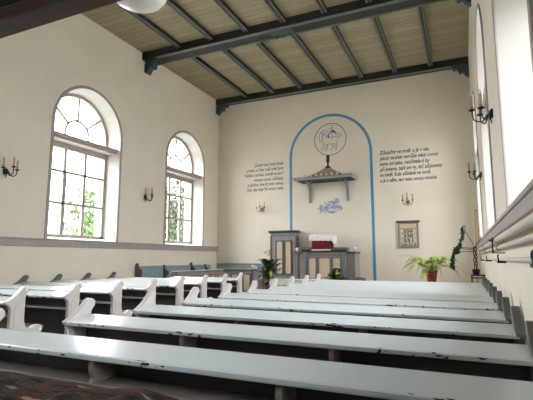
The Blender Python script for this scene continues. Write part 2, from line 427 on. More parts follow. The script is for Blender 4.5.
# gallery over the viewer, its front edge showing at the top left
GZ, GY = 3.45, 2.57
t = thing('gallery', 'dark brown edge of a gallery overhead in the top left corner', 'gallery', ((XL+XR)/2, GY, GZ))
gx = (XR-XL)/2-.002
MB().box(-gx, gx, -.22, 0, 0, .30).build('front_beam', M['gallery'], t, bevel=.012)
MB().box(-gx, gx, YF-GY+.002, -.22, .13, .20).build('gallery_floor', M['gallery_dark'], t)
MB().box(-gx, gx, -.16, -.08, .30, 1.15).build('parapet', M['grey_wood'], t)
# ------------------------------------------------------------------ pews
SH_L = 1.735
def pew_end_outline():
    top = smoothed([(-.004,.795),(.04,.812),(.10,.845),(.155,.888),(.195,.932),(.235,.962),(.275,.962),(.302,.935),(.300,.90),(.270,.868)], 3)
    front = smoothed([(.262,.84),(.262,.60),(.272,.515),(.305,.455),(.36,.445),(.40,.465),(.45,.48),(.505,.465),(.53,.425),(.515,.38),(.475,.355),(.46,.31)], 3)
    return [(.075,.0),(.075,.69),(.06,.73),(.0,.772)] + top + front + [(.46,.0)]
def make_pew(half, aisle, label, loc, group, end_gap=.0):
    """aisle = -1 or +1: the side of the white end; y = 0 is the reader's edge of the book shelf"""
    t = thing('church_pew', label, 'pew', loc, 0, group)
    o = pew_end_outline(); th = .06
    for s in (-1, 1):
        x0, x1 = sorted((s*half, s*(half-th)))
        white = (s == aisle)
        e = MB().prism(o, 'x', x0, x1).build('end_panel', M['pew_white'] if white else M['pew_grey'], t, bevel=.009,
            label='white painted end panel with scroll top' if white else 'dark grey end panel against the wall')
        if white:
            xo = s*half
            for (y, z) in ((.265,.925),(.485,.42)):
                a = MB().lathe([(.004,s*.012),(.018,s*.012),(.026,s*.006),(.028,0)], (xo,y,z), 14, 'x'); a.build('rosette', M['lace'], e)
            pn = [(.115,.12),(.22,.12),(.235,.20),(.235,.62),(.22,.74),(.185,.80),(.145,.77),(.115,.68)]
            MB().prism(pn, 'x', *sorted((xo, xo+s*.008))).build('raised_panel', M['pew_white'], e, bevel=.004)
    xi = half-th+.004
    sh = MB().prism([(0,.772),(0,.787),(.010,.793),(.2116,.836),(.2116,.812),(.012,.763),(.003,.763)], 'x', -xi-.02, xi+.02)
    sh.build('book_shelf', M['shelf'], t, label='glossy pale blue-grey sloping shelf with worn front edge')
    MB().box(-xi, xi, .035, .213, .610, .634).build('lower_shelf', M['pew_board'], t, bevel=.004)
    for x in (-half+1.19, -half+2.32):
        if x > half-.2: continue
        d = smoothed([(.03,.634),(.042,.66),(.028,.70),(.03,.74),(.05,.766)], 3)+[(.212,.81),(.212,.634)]
        MB().prism(d, 'x', x-.017, x+.017).build('divider', M['pew_board'] , t)
    MB().box(-xi, xi, .213, .243, .16, .832).build('backrest', M['pew_dark'], t, bevel=.004)
    MB().box(-xi, xi, .243, .60, .415, .45).build('seat', M['pew_dark'], t, bevel=.008)
    MB().box(-xi, xi, .30, .33, .0, .415).build('seat_support', M['pew_dark'], t)
    return t
Y0, DY = 1.852, .85
RIGHT = 'pews of the right-hand block'; LEFT = 'pews of the left-hand block'
rp = make_pew(SH_L, -1, 'pew nearest the viewer in right block, its long shelf crossing the bottom of the view', (-1.375, Y0, 0), RIGHT)
rlab = [None, 'second pew from the viewer in right block, with chipped front edge and white scroll end',
 'third pew from the viewer in right block, shelf below the second white scroll', 'fourth pew from the viewer in right block', 'fifth pew from the viewer in right block, middle of the block',
 'fifth pew from the front in right block, behind the dark plant', 'fourth pew from the front in right block', 'third pew from the front in right block', 'second pew from the front in right block', 'frontmost pew in right block, before the pulpit and fern']
for k in range(1, 10):
    c = copy_tree(rp); c.location = (-1.375, Y0+DY*k, 0); c['label'] = rlab[k]
c = copy_tree(rp); c.location = (-1.375, Y0-DY, 0); c['label'] = 'pew just below the view with a patterned shawl over its shelf'
lp = make_pew(1.715, 1, 'pew nearest the viewer in left block, its white end cut by the left picture edge', (-6.755, Y0+2*DY, 0), LEFT)
llab = ['second pew from the viewer in left block, white scroll end above the aisle', 'third pew from the viewer in left block', 'fourth pew from the viewer in left block',
 'fourth pew from the front in left block', 'third pew from the front in left block', 'second pew from the front in left block']
for i, k in enumerate(range(3, 9)):
    c = copy_tree(lp); c.location = (-6.755, Y0+DY*k, 0); c['label'] = llab[i]
make_pew(1.08, 1, 'short frontmost pew in left block beside the side desk', (-6.16, Y0+DY*9, 0), LEFT)

# patterned shawl over the shelf of the pew below the view
def shawl():
    mb = MB(); nx, ny = 46, 14; rows = []
    for i in range(nx+1):
        u = i/nx; x = -2.75+1.85*u; row = []
        for j in range(ny+1):
            v = j/ny
            y = 1.0+.27*v
            base = .787+.049*min(max((y-1.002)/.2116,0),1)
            bump = .010+.022*(sin(pi*min(max(v,0),1))**.6)+.016*math.exp(-((u-.93)/.05)**2)
            wr = .005*sin(u*38+v*5)+.004*sin(u*61-v*9)+.003*sin(v*22+u*13)
            z = base + bump + wr*sin(pi*v) + .004
            row.append(mb.bm.verts.new((x, y, z)))
        rows.append(row)
    for a, b in zip(rows, rows[1:]):
        for j in range(ny):
            mb.bm.faces.new((a[j],b[j],b[j+1],a[j+1])).smooth = True
    # roll at the right end, hanging skirt in front
    o = mb.build('shawl', M['shawl'])
    s = o.modifiers.new('thick','SOLIDIFY'); s.thickness = .012
    return tag(o, 'dark patterned woollen shawl lying on a pew shelf in the bottom left corner', 'shawl')
shawl()

# ------------------------------------------------------------------ side benches and desks in the front left corner
def bench_end(mb, s0, s1, hi):
    o = smoothed([(0,.0),(0,hi-.12),(.02,hi-.03),(.05,hi),(.085,hi-.02),(.09,hi-.08),(.13,hi-.14),(.19,hi-.17),(.22,hi-.22),(.20,.70),(.24,.62),(.42,.60),(.50,.56),(.48,.50),(.45,.44)], 2)+[(.45,0)]
    return o
t = thing('side_bench', 'blue-backed bench along the left wall in the front corner', 'bench', (XL, 11.9, 0))
MB().box(.03, .07, -2.1, 1.8, .40, 1.07).build('backrest', M['blue_bench'], t, bevel=.006, label='blue painted bench back')
MB().box(.03, .085, -2.1, 1.8, 1.07, 1.095).build('top_rail', M['blue_bench'], t, bevel=.004)
MB().box(.07, .46, -2.1, 1.8, .42, .45).build('seat', M['pew_dark'], t, bevel=.006)
for y, hi in ((-2.12,1.18),(-.92,1.12),(.55,1.18),(1.42,1.12)):
    o = bench_end(None, 0, 0, hi)
    MB().prism([(u+.02, w) for u, w in o], 'y', y-.03, y+.03).build('end_panel', M['pew_grey'] if False else M['grey_dark'], t, bevel=.006, label='dark grey scrolled bench end')
t = thing('wall_bench', 'blue-backed bench against the end wall behind the panelled desk', 'bench', (-7.35, YB, 0))
MB().box(-1.06, .80, -.07, -.03, .40, 1.10).build('backrest', M['blue_bench'], t, bevel=.006, label='blue painted bench back')
MB().box(-1.06, .80, -.085, -.03, 1.10, 1.13).build('top_rail', M['grey_blue'], t, bevel=.004)
MB().box(-.62, .80, -.44, -.07, .42, .45).build('seat', M['pew_dark'], t, bevel=.006)
o = bench_end(None, 0, 0, 1.20)
MB().prism([(-u-.02, w) for u, w in o], 'x', .79, .84).build('end_panel', M['grey_wood'], t, bevel=.006, label='grey scrolled bench end')

def panelled(name, label, cat, loc, rz, length, height, npan, depth=.08, top=.26, group=None):
    """choir desk front: x along the front, front face at y = 0 looking to -y"""
    t = thing(name, label, cat, loc, rz, group); h = length/2
    MB().box(-h, h, 0, depth, .0, height-.05).build('front_panel', M['grey_wood'], t, bevel=.006)
    MB().box(-h-.03, h+.03, -.035, top, height-.045, height).build('desk_top', M['grey_dark'] if npan < 6 else M['pew_board'], t, bevel=.008)
    wdt = length/npan
    for k in range(npan):
        x0, x1 = -h+k*wdt+.07, -h+(k+1)*wdt-.07; z0, z1 = .22, height-.14
        f = MB().strip([(x0,z0),(x0,z1),(x1,z1),(x1,z0)], [(x0+.035,z0+.035),(x0+.035,z1-.035),(x1-.035,z1-.035),(x1-.035,z0+.035)], 'y', -.018, .001, True).build('panel_moulding', M['grey_dark'], t)
        MB().box(x0+.035, x1-.035, -.006, .001, z0+.035, z1-.035).build('panel', M['cream'], t, label='cream inset panel')
    return t
t = panelled('choir_desk', 'dark-topped panelled desk facing the pews in the front left corner', 'desk', (-7.05, 13.02, 0), 0, 1.32, .96, 3)
e = smoothed([(.30,.96),(.30,1.02),(.25,1.06),(.17,1.075),(.09,1.06),(.03,1.10),(-.04,1.09),(-.06,1.03),(-.03,.97)], 3)
MB().prism(e, 'x', .63, .69).build('carved_finial', M['pew_white'], t, bevel=.005, label='pale carved scroll on the desk end')
MB().box(.62, .68, -.0, .42, .0, .92).build('end_panel', M['grey_wood'], t, bevel=.005)
t = panelled('side_desk', 'long grey desk in front of the side bench by the left wall', 'desk', (-7.30, 11.38, 0), radians(90), 2.55, .955, 6)

# ------------------------------------------------------------------ pulpit wall: painted arch, emblem, inscriptions
AX, AR, AZ = -4.06, 1.475, 4.86
outer = [(AX-AR,0)]+[(AX+AR*cos(pi-pi*k/48), AZ+AR*sin(pi*k/48)) for k in range(49)]+[(AX+AR,0)]
ri = AR-.095
inner = [(AX-ri,0)]+[(AX+ri*cos(pi-pi*k/48), AZ+ri*sin(pi*k/48)) for k in range(49)]+[(AX+ri,0)]
o = MB().strip(outer, inner, 'y', YB-.004, YB).build('painted_arch', M['stripe']); tag(o, 'blue painted stripe forming a tall arch on the end wall', 'wall painting')

cx, cz, R = -4.02, 5.42, .575
e = MB()
circ = lambda r: [(cx+r*cos(2*pi*k/56), cz+r*sin(2*pi*k/56)) for k in range(56)]
e.strip(circ(R), circ(R-.022), 'y', YB-.004, YB, True)
def px(pts, n=3): return [(cx+(a-188)/153*R, cz+(207-b)/153*R) for a, b in smoothed(pts, n)]
for pts, wd in (
    ([(150,182),(185,192),(225,188),(262,190),(270,205),(258,225)], .018),            # back and rump
    ([(118,182),(112,205),(122,232),(140,250)], .018),                               # chest
    ([(150,256),(178,250),(205,254),(222,248)], .016),                               # belly
    ([(128,240),(118,262),(110,285),(100,302),(114,306)], .016), ([(140,250),(134,275),(128,300)], .014),
    ([(150,255),(152,282),(148,306),(134,312)], .016), ([(160,254),(162,285),(158,306)], .014),
    ([(205,255),(214,272),(205,292),(192,304),(204,309)], .016), ([(222,248),(224,268),(214,290)], .014),
    ([(256,225),(250,258),(250,300),(234,303),(236,285)], .016), ([(240,245),(242,270),(236,288)], .014),
    ([(84,165),(82,195),(90,215),(106,208),(116,186)], .02), ([(84,165),(92,142),(110,126),(134,118),(158,126),(172,146),(176,172),(160,190)], .022),
    ([(100,150),(112,140),(126,146),(124,160),(110,165)], .02), ([(104,176),(120,172),(132,160),(144,140)], .02), ([(150,150),(156,168),(148,184)], .02),
    ([(205,190),(208,140),(212,84)], .018), ([(172,100),(190,108),(210,96)], .02), ([(196,82),(214,80),(222,92)], .016),
    ([(214,130),(236,142),(258,160),(280,166),(298,176),(284,190)], .022), ([(232,168),(256,178),(280,186)], .016), ([(176,165),(188,150),(204,138)], .02)):
    e.ribbon(px(pts), wd*.75, YB-.004, YB)
for (a, b, r_) in ((205,134,10),(218,130,13),(230,142,11),(196,140,8),(240,152,8),(172,182,8),(168,168,6),(208,122,7)):
    q = px([(a,b),(a,b)],1)[0]; rr = r_/153*R
    e.prism([(q[0]+rr*cos(2*pi*k/10), q[1]+rr*.8*sin(2*pi*k/10)) for k in range(10)], 'y', YB-.004, YB)
o = e.build('lamb_emblem', M['ink_blue']); tag(o, 'round blue line drawing of a lamb with a banner on the end wall', 'wall painting')

t = thing('flower_painting', 'blue painted bunch of flowers on the end wall below the canopy', 'wall painting', (-4.05, YB, 3.07))
def petals(mb, n, cx_, cz_, rx, rz, seed):
    r_g = random.Random(seed)
    for k in range(n):
        a = r_g.uniform(0, 2*pi); rr = r_g.random()**.6
        x = cx_+rx*rr*cos(a); z = cz_+rz*rr*sin(a); q = r_g.uniform(.012,.030)*(1.2-.35*rr); yy = -.003-.0001*(k%9)
        if r_g.random() < .75:
            mb.strip([(x+q*cos(2*pi*i/9), z+q*sin(2*pi*i/9)) for i in range(9)], [(x+q*.55*cos(2*pi*i/9), z+q*.55*sin(2*pi*i/9)) for i in range(9)], 'y', yy, 0, True)
        else:
            mb.prism([(x+q*cos(2*pi*i/9), z+q*sin(2*pi*i/9)) for i in range(9)], 'y', yy, 0)
    return mb
petals(MB(), 120, .03, -.03, .25, .23, 1).build('blossom_cluster', M['bloom'], t)
petals(MB(), 70, -.24, -.05, .20, .19, 2).build('blossom_cluster', M['bloom'], t)
petals(MB(), 30, .21, .19, .11, .09, 3).build('blossom', M['bloom'], t)
petals(MB(), 28, .29, -.05, .14, .11, 4).build('leaf_spray', M['bloom'], t)
def inscription(label, lines, align, size):
    t = thing('wall_inscription', label, 'inscription', (-4.06, YB, 3.77), 0, 'handwritten verses on the end wall')
    for body, xa, xb, z in lines:
        mb = MB(); vs_, fs_ = text_mesh(body, xa if align == 'LEFT' else xb, z, xb-xa, 0, align=align, size=size, offset=.0018)
        add_mesh(mb, ([(x+4.06, y, zz-3.77) for x, y, zz in vs_], fs_))
        mb.build('text_line', M['ink'], t, recalc=False)
inscription('navy handwritten verse left of the painted arch, lines aligned right', (("Já jsem ten vinný kmen", -6.94, -5.775, 4.69), ("pravý, a Otec můj vinař jest.", -7.25, -5.775, 4.51), ("Každou ratolest, kteráž ve mně", -7.34, -5.775, 4.325),
    ("nenese ovoce, odřezuje,", -6.96, -5.775, 4.14), ("a každou, kteráž nese ovoce,", -7.22, -5.775, 3.96), ("čistí, aby hojnější ovoce nesla.", -7.25, -5.775, 3.78)), 'RIGHT', .165)
inscription('navy handwritten verse right of the painted arch, lines aligned left', (("Zůstaňte ve mně, a já v vás.", -2.36, -.81, 4.70), ("Jakož ratolest nemůže nésti ovoce", -2.36, -.57, 4.515), ("sama od sebe, nezůstala-li by", -2.36, -.82, 4.33),
    ("při kmenu, takž ani vy, leč zůstanete", -2.36, -.47, 4.145), ("ve mně. Kdo zůstává ve mně,", -2.36, -.80, 3.96), ("a já v něm, ten nese ovoce mnohé.", -2.36, -.63, 3.775)), 'LEFT', .175)

# ------------------------------------------------------------------ canopy over the pulpit
t = thing('pulpit_canopy', 'blue-grey canopy on brackets on the end wall with a small roof and finial', 'canopy', (-4.10, YB, 3.84))
cw, cd = .995, .80
MB().prism([(0,.078),(0,.12),(-cd,.12),(-cd,.085),(-cd+.03,.078)], 'x', -cw+.06, cw-.06).build('canopy_body', M['canopy'], t, bevel=.006)
MB().prism([(0,.135),(-cd-.03,.135),(-cd-.03,.115),(-cd+.0,.078),(-cd+.05,.06),(-cd+.05,.078),(0,.078)], 'x', -cw, cw).build('cornice', M['canopy_light'], t, bevel=.004, label='pale grey-green moulded edge')
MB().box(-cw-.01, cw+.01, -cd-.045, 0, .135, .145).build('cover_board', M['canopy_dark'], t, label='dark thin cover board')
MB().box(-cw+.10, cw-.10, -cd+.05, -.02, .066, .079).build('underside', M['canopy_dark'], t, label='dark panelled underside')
for x in (-.5, 0, .5):
    MB().lathe([(.045,.045),(.05,.057),(.05,.068)], (x,-.40,0), 10).build('boss', M['canopy'], t)
for sx in (-1, 1):
    MB().box(sx*.66-.04, sx*.66+.04, -.06, 0, -.62, .067).build('bracket', M['canopy'], t, bevel=.006)
    b = smoothed([(-.06,-.30),(-.09,-.20),(-.17,-.10),(-.32,.0),(-.50,.066)], 3)+[(-.06,.066)]
    MB().prism(b, 'x', sx*.66-.03, sx*.66+.03).build('bracket_brace', M['canopy'], t)
rf = MB(); prof = [(.62,0),(.60,.05),(.48,.11),(.36,.17),(.25,.235),(.16,.30),(.10,.35),(.0,.36)]
rings = []
for r_, z in prof:
    rings.append([rf.bm.verts.new((.10+r_*sx_*1.0, -.40+r_*sy_*.6, .135+z)) for sx_, sy_ in ((-1,-1),(1,-1),(1,1),(-1,1))])
for a, b in zip(rings, rings[1:]):
    for k in range(4): rf.bm.faces.new((a[k],a[(k+1)%4],b[(k+1)%4],b[k]))
rf.bm.faces.new(rings[0])
rf.build('roof', M['canopy_roof'], t, label='tan concave pyramid roof')
MB().lathe([(.06,.43),(.10,.45),(.11,.48),(.06,.51),(.035,.54),(.03,.60),(.035,.64),(.06,.66),(.06,.86),(.05,.88),(.02,.885)], (.10,-.40,.03), 16).build('finial', M['bronze'], t, label='dark bronze finial')
for k in range(8):
    x = -.62+.18*k
    MB().lathe([(.045,.13),(.05,.15),(.02,.175),(.045,.205),(.035,.235),(.005,.255)], (x+.05,-cd+.03,0), 8).build('crest_knob', M['candle_white'], t, label='small pale carved knob on the cornice')

# ------------------------------------------------------------------ pulpit, its door cabinet, cloth
t = thing('pulpit', 'grey panelled pulpit with cream panels and lower wings at the end wall', 'pulpit', (-4.13, 13.65, 0))
MB().box(-.70, .70, 0, .30, 0, 1.53).build('body', M['grey_wood'], t, bevel=.006)
MB().prism([(.0,1.52),(-.03,1.52),(-.05,1.55),(-.09,1.58),(-.10,1.62),(-.10,1.665),(.30,1.665),(.30,1.52)], 'x', -.765, .765).build('cornice', M['grey_dark'], t, bevel=.004, label='dark grey cornice')
for sx in (-1, 1):
    wn = MB().box(*sorted((sx*.70, sx*1.01)), .06, .58, 0, 1.46).build('wing', M['grey_wood'], t, bevel=.006)
    MB().box(*sorted((sx*.72, sx*1.05)), .0, .59, 1.46, 1.535).build('wing_cornice', M['grey_dark'], wn, bevel=.01)
    MB().box(*sorted((sx*.60, sx*.71)), -.035, 0, 0, 1.52).build('pilaster', M['grey_blue'], t, bevel=.006, label='blue-grey pilaster')
    MB().box(*sorted((sx*.92, sx*1.0)), .03, .06, 0, 1.46).build('wing_pilaster', M['grey_blue'], wn, bevel=.004)
MB().box(-.60, .60, -.012, 0, 1.40, 1.43).build('frieze_moulding', M['grey_blue'], t)
for x0, x1 in ((-.51,-.285),(-.165,.185),(.305,.525)):
    z0, z1 = .35, 1.32; q = .04
    MB().strip([(x0-q,z0-q),(x0-q,z1+q),(x1+q,z1+q),(x1+q,z0-q)], [(x0,z0),(x0,z1),(x1,z1),(x1,z0)], 'y', -.022, .001, True).build('panel_moulding', M['grey_blue'], t)
    MB().box(x0, x1, -.008, .001, z0, z1).build('panel', M['cream'], t, label='cream inset panel')
t = thing('pulpit_lectern', 'red velvet lectern box covered by a white cloth on top of the pulpit', 'lectern', (-4.18, 13.63, 1.665))
MB().prism([(-.13,.0),(.26,.0),(.26,.42),(-.13,.37)], 'x', -.315, .315).build('velvet_box', M['velvet'], t, bevel=.012, label='dark red velvet front')
MB().box(-.32, .32, -.145, -.128, -.105, -.055).build('gold_fringe', M['board_cream'], t, label='pale gold fringe')
MB().box(-.317, .317, -.14, -.128, -.06, .03).build('velvet_hem', M['velvet'], t)
# white cloth: sloping top, straight fall in front, folds at the sides
cl = MB(); nx, ny = 60, 14; grid = []
for i in range(nx+1):
    u = i/nx; x = -.40+.82*u; col_ = []; lim = .365
    for j in range(ny+1):
        v = j/ny
        if v < .4:
            q = 1-v/.4; y = -.145-.012*q-.008*sin(u*34)*q; z = .385-.19*q+.005*sin(u*29)*q
        else:
            q = (v-.4)/.6; y = -.145+.43*q; z = .385+.055*q
        ax = abs(x)-lim
        if ax > 0: z -= ax*(1.6 if x > 0 else .6)
        col_.append(cl.bm.verts.new((x, y, z+.012)))
    grid.append(col_)
for a, b in zip(grid, grid[1:]):
    for j in range(ny): cl.bm.faces.new((a[j],b[j],b[j+1],a[j+1])).smooth = True
o = cl.build('cloth', M['lace'], t, label='white cloth draped over the top'); sm = o.modifiers.new('thick','SOLIDIFY'); sm.thickness = .008
sd = MB()
sd.prism(smoothed([(-.13,.34),(.0,.38),(.15,.40),(.28,.42),(.28,.24),(.18,.10),(.10,.16),(0,.10),(-.12,.14)], 2), 'x', .412, .420)
sd.build('cloth_corner', M['lace'], t, label='white cloth corner hanging at the side')
for k, (x, lb) in enumerate(((-5.10, 'small white urn on the left wing of the pulpit'), (-3.16, 'small white urn on the right wing of the pulpit'))):
    u = MB().lathe([(.035,0),(.03,.015),(.02,.03),(.05,.06),(.062,.09),(.055,.115),(.04,.125),(.045,.135),(.01,.14)], (0,0,0), 16).build('urn', M['lace'])
    u.location = (x, 13.80, 1.535); tag(u, lb, 'urn', 'urns on the pulpit')

t = thing('pulpit_door', 'grey door cabinet with two tall cream panels and dark cornice left of the pulpit', 'cabinet', (-5.69, 14.0, 0))
MB().box(-.45, .45, 0, .225, 0, 2.16).build('cabinet_body', M['grey_wood'], t, bevel=.006)
MB().prism([(0,2.19),(-.03,2.19),(-.05,2.22),(-.085,2.24),(-.09,2.275),(.225,2.275),(.225,2.19)], 'x', -.54, .54).build('cornice', M['grey_dark'], t, bevel=.004, label='dark grey cornice')
for sx in (-1, 1):
    MB().box(*sorted((sx*.44, sx*.49)), -.02, .22, 0, 2.10).build('side_post', M['grey_dark'], t, bevel=.004)
for x0, x1 in ((-.25,-.04),(.075,.27)):
    z0, z1 = .80, 1.89; q = .045
    MB().strip([(x0-q,z0-q),(x0-q,z1+q),(x1+q,z1+q),(x1+q,z0-q)], [(x0,z0),(x0,z1),(x1,z1),(x1,z0)], 'y', -.022, .001, True).build('panel_moulding', M['grey_dark'], t)
    MB().box(x0, x1, -.008, .001, z0, z1).build('panel', M['cream'], t, label='tall cream inset panel')
MB().box(-.47, .47, -.03, .22, 2.10, 2.19).build('frieze', M['grey_blue'], t, bevel=.006, label='blue-grey frieze')
c = smoothed([(.45,2.08),(.52,2.06),(.535,2.0),(.51,1.93),(.53,1.88),(.51,1.80),(.525,1.74),(.50,1.66),(.45,1.62)], 2)
MB().prism(c, 'y', .03, .10).build('carved_scroll', M['grey_dark'], t)

# light switches
for x, z, wd, hh, lb in ((-6.50, 1.52, .10, .10, 'small cream wall switch nearer the corner on the end wall'), (-6.37, 1.51, .10, .22, 'tall cream double switch beside the pulpit door')):
    t = thing('light_switch', lb, 'switch', (x, YB, z))
    MB().box(-wd/2, wd/2, -.025, 0, -hh/2, hh/2).build('switch_plate', M['plastic'], t, bevel=.006)
    MB().box(-wd*.3, wd*.3, -.033, -.024, -.03, .03).build('rocker', M['candle_white'], t, bevel=.004)

# hymn board
t = thing('hymn_board', 'grey framed hymn number board with four cream rows on the end wall', 'sign', (-1.555, YB, 1.665))
t.scale = (.95, 1, .92)
MB().box(-.31, .31, -.03, 0, 0, .82).build('back_board', M['grey_wood'], t)
MB().strip([(-.33,-.01),(-.33,.84),(.33,.84),(.33,-.01)], [(-.26,.055),(-.26,.80),(.26,.80),(.26,.055)], 'y', -.055, 0, True).build('frame', M['grey_wood'], t, bevel=.006)
MB().prism([(0,.83),(-.06,.83),(-.09,.86),(-.10,.90),(0,.90)], 'x', -.37, .37).build('cornice', M['grey_dark'], t, bevel=.004)
for k, s_ in enumerate(('550', '338', '551', '548 50 8')):
    zc = .545-.16*k
    rw = MB().box(-.26, .26, -.038, -.029, zc-.068, zc+.068).build('number_row', M['board_cream'], t, label='cream row with black numbers')
    MB().box(-.265, .265, -.05, -.029, zc+.068, zc+.09).build('ledge', M['grey_wood'], rw)
    mb = MB(); add_mesh(mb, text_mesh(s_, 0 if k < 3 else 0, zc-.05, .30 if k < 3 else .47, -.038, align='CENTER', shear=0, size=.145, offset=.004))
    mb.build('digits', M['black'], rw, recalc=False, label='black digits')
MB().box(-.26, .26, -.04, -.029, .645, .79).build('header', M['cream'], t)

# ------------------------------------------------------------------ wall sconces with three candle lamps
def sconce(loc, rz, label, mm, candle):
    t = thing('wall_sconce', label, 'wall lamp', loc, rz, 'three-armed candle sconces')
    MB().lathe([(.06,0),(.065,.012),(.05,.03),(.03,.045),(.0,.05)], (0,0,0), 16, 'x').build('back_plate', mm, t)
    MB().tube([(.03,0,.02),(.035,0,-.06),(.02,0,-.14)], [.018,.014,.004], 8).build('drop', mm, t)
    for a in (-52, 0, 52):
        a = radians(a); rr = .19 if a else .22; hz = .03 if a else .06
        pts = smoothed([(0.04,0,-.01),(.08,.02,-.075),(.12,.12,-.10),(rr*.93,rr*.95,-.06),(rr,rr,hz)], 4)
        P = [(.03+p[0]*cos(a)*.98, p[0]*sin(a), p[2]) for p in pts]
        ar = MB().tube(P, .009, 8).build('arm', mm, t)
        ex, ey = P[-1][0], P[-1][1]
        MB().lathe([(.008,hz-.01),(.03,hz),(.045,hz+.012),(.045,hz+.018),(.015,hz+.02),(.02,hz+.05),(.01,hz+.055)], (ex,ey,0), 14).build('drip_pan', mm, ar)
        cd_ = MB().lathe([(.019,hz+.03),(.019,hz+.205),(.010,hz+.21)], (ex,ey,0), 12).build('candle', candle, t, label='candle sleeve')
        MB().lathe([(.008,hz+.205),(.015,hz+.225),(.012,hz+.25),(.001,hz+.275)], (ex,ey,0), 10).build('bulb', M['bulb'], cd_)
    return t
sconce((XL, 5.76, 3.09), 0, 'black three-candle sconce on the left wall before the nearer window', M['iron'], M['candle'])
sconce((XL, 10.08, 3.10), 0, 'black three-candle sconce on the left wall between the two windows', M['iron'], M['candle'])
sconce((-6.62, YB, 3.09), -pi/2, 'brass three-candle sconce on the end wall below the left verse', M['gold'], M['candle_white'])
sconce((-1.52, YB, 3.09), -pi/2, 'brass three-candle sconce on the end wall above the hymn board', M['gold'], M['candle'])
sconce((XR, 6.25, 3.22), pi, 'black candle sconce nearer the viewer on the right wall', M['iron'], M['candle'])
sconce((XR, 10.3, 3.12), pi, 'black candle sconce farther along the right wall', M['iron'], M['candle'])

# ------------------------------------------------------------------ pendant lamp
t = thing('pendant_lamp', 'white opal glass pendant lamp cut off by the top of the picture', 'lamp', (-3.11, 3.45, 4.05))
MB().lathe([(.0,0),(.10,.008),(.19,.035),(.26,.08),(.305,.14),(.32,.21),(.30,.28),(.24,.34),(.15,.38),(.09,.40),(.07,.42)], (0,0,0), 36).build('shade', M['opal'], t)
MB().lathe([(.08,.41),(.085,.45),(.05,.50),(.02,.53)], (0,0,0), 16).build('gallery', M['bronze'], t)
MB().tube([(0,0,.50),(0,0,ZC-4.05)], .008, 8).build('suspension_rod', M['bronze'], t)
MB().lathe([(.08,ZC-4.05-.06),(.06,ZC-4.05-.02),(.06,ZC-4.05)], (0,0,0), 16).build('ceiling_rose', M['bronze'], t)

# ------------------------------------------------------------------ heating pipes, hook rail, corner pipe on the right
def wall_pipe(z, r, x, label, m):
    t = thing('heating_pipe', label, 'pipe', (x, 7.0, z), 0, 'pipes along the right wall')
    MB().tube([(0,-7.5,0),(0,-2,0),(0,3,0),(0,6.9,0)], r, 16).build('pipe', m, t)
    for y in (-1.1, 2.2, 5.4):
        MB().strip([(( r+.012)*cos(2*pi*k/16), (r+.012)*sin(2*pi*k/16)) for k in range(16)], [(r*cos(2*pi*k/16), r*sin(2*pi*k/16)) for k in range(16)], 'y', y-.02, y+.02, True).build('pipe_clip', M['pipe_grey'], t)
        MB().box(r, XR-x, y-.012, y+.012, -.012, .012).build('clip_stem', M['pipe_grey'], t)
    return t
wall_pipe(1.542, .034, .375, 'thick cream heating pipe along the right wall under the sill band', M['pipe'])
wall_pipe(1.447, .022, .385, 'thinner cream heating pipe below the thick one on the right wall', M['pipe'])
t = thing('hook_rail', 'thin cream lower pipe with dark hook loops along the right wall', 'pipe', (XR, 7.0, 1.31), 0, 'pipes along the right wall')
MB().tube([(-.055,-7.5,0),(-.055,0,0),(-.055,6.8,0)], .020, 12).build('pipe', M['pipe'], t)
for y in (-4.02, -1.12, 1.8, 4.7):
    pl = MB().box(-.095, 0, y-.06, y+.06, -.045, -.021).build('hook_plate', M['iron'], t, bevel=.006, label='dark hook plate')
    MB().tube(smoothed([(-.08,y-.05,-.025),(-.085,y-.055,.02),(-.082,y-.03,.05),(-.08,y+.03,.05),(-.08,y+.055,.02),(-.07,y+.05,-.025)], 4), .008, 8).build('hook_loop', M['iron'], pl)
t = thing('pipe_bracket', 'dark hooked bracket holding the pipes on the right wall', 'bracket', (XR, 5.95, 1.47))
MB().box(-.135, -.12, -.015, .015, -.09, .10).build('upright', M['iron'], t)
MB().tube(smoothed([(0,0,.062),(-.08,.0,.065),(-.15,-.02,.06),(-.16,-.05,.075)], 3), .008, 8).build('hook_arm', M['iron'], t)
MB().tube([(0,0,-.085),(-.13,0,-.085)], .006, 8).build('lower_stay', M['iron'], t)
t = thing('corner_pipe', 'slim cream vertical pipe with a bend in the right-hand corner', 'pipe', (.33, 14.12, 0))
MB().tube([(0,0,0),(0,0,2.6),(.005,.0,2.68),(.04,.01,2.73),(.12,.02,2.74)], .035, 12).build('riser', M['plastic'], t)
MB().lathe([(.05,0),(.05,.05),(.035,.06)], (0,0,0), 12).build('floor_collar', M['plastic'], t)

# ------------------------------------------------------------------ plants and small front furniture
def frond(mb, base, az, length, rise, droop, wid):
    pts = []; n = 13
    for i in range(n+1):
        s = i/n
        rad = length*(s*.92); z = rise*s*1.9*(1-.55*s) - droop*s*s*s
        pts.append(Vector((base[0]+rad*cos(az), base[1]+rad*sin(az), base[2]+z)))
    mb.tube(pts, [.006*(1-.7*i/n) for i in range(n+1)], 5)
    for i in range(1, n+1):
        t_ = (pts[i]-pts[i-1]).normalized(); side = t_.cross(Vector((0,0,1))).normalized()
        L = wid*(sin(pi*min(1,(i/n)*.86+.16))**.7)
        for sub in (0, .5):
            c0 = pts[i-1].lerp(pts[i], sub)
            for s in (-1, 1):
                tip = c0+side*s*L+t_*L*.35-Vector((0,0,L*.28)); hw = t_*.016
                mid = c0.lerp(tip,.5)+Vector((0,0,.006))
                mb.poly([c0-hw*.6, mid-hw, tip, mid+hw, c0+hw*.6])
t = thing('potted_fern', 'large bright green fern with long arching fronds in a terracotta pot', 'plant', (-.83, 12.75, .68))
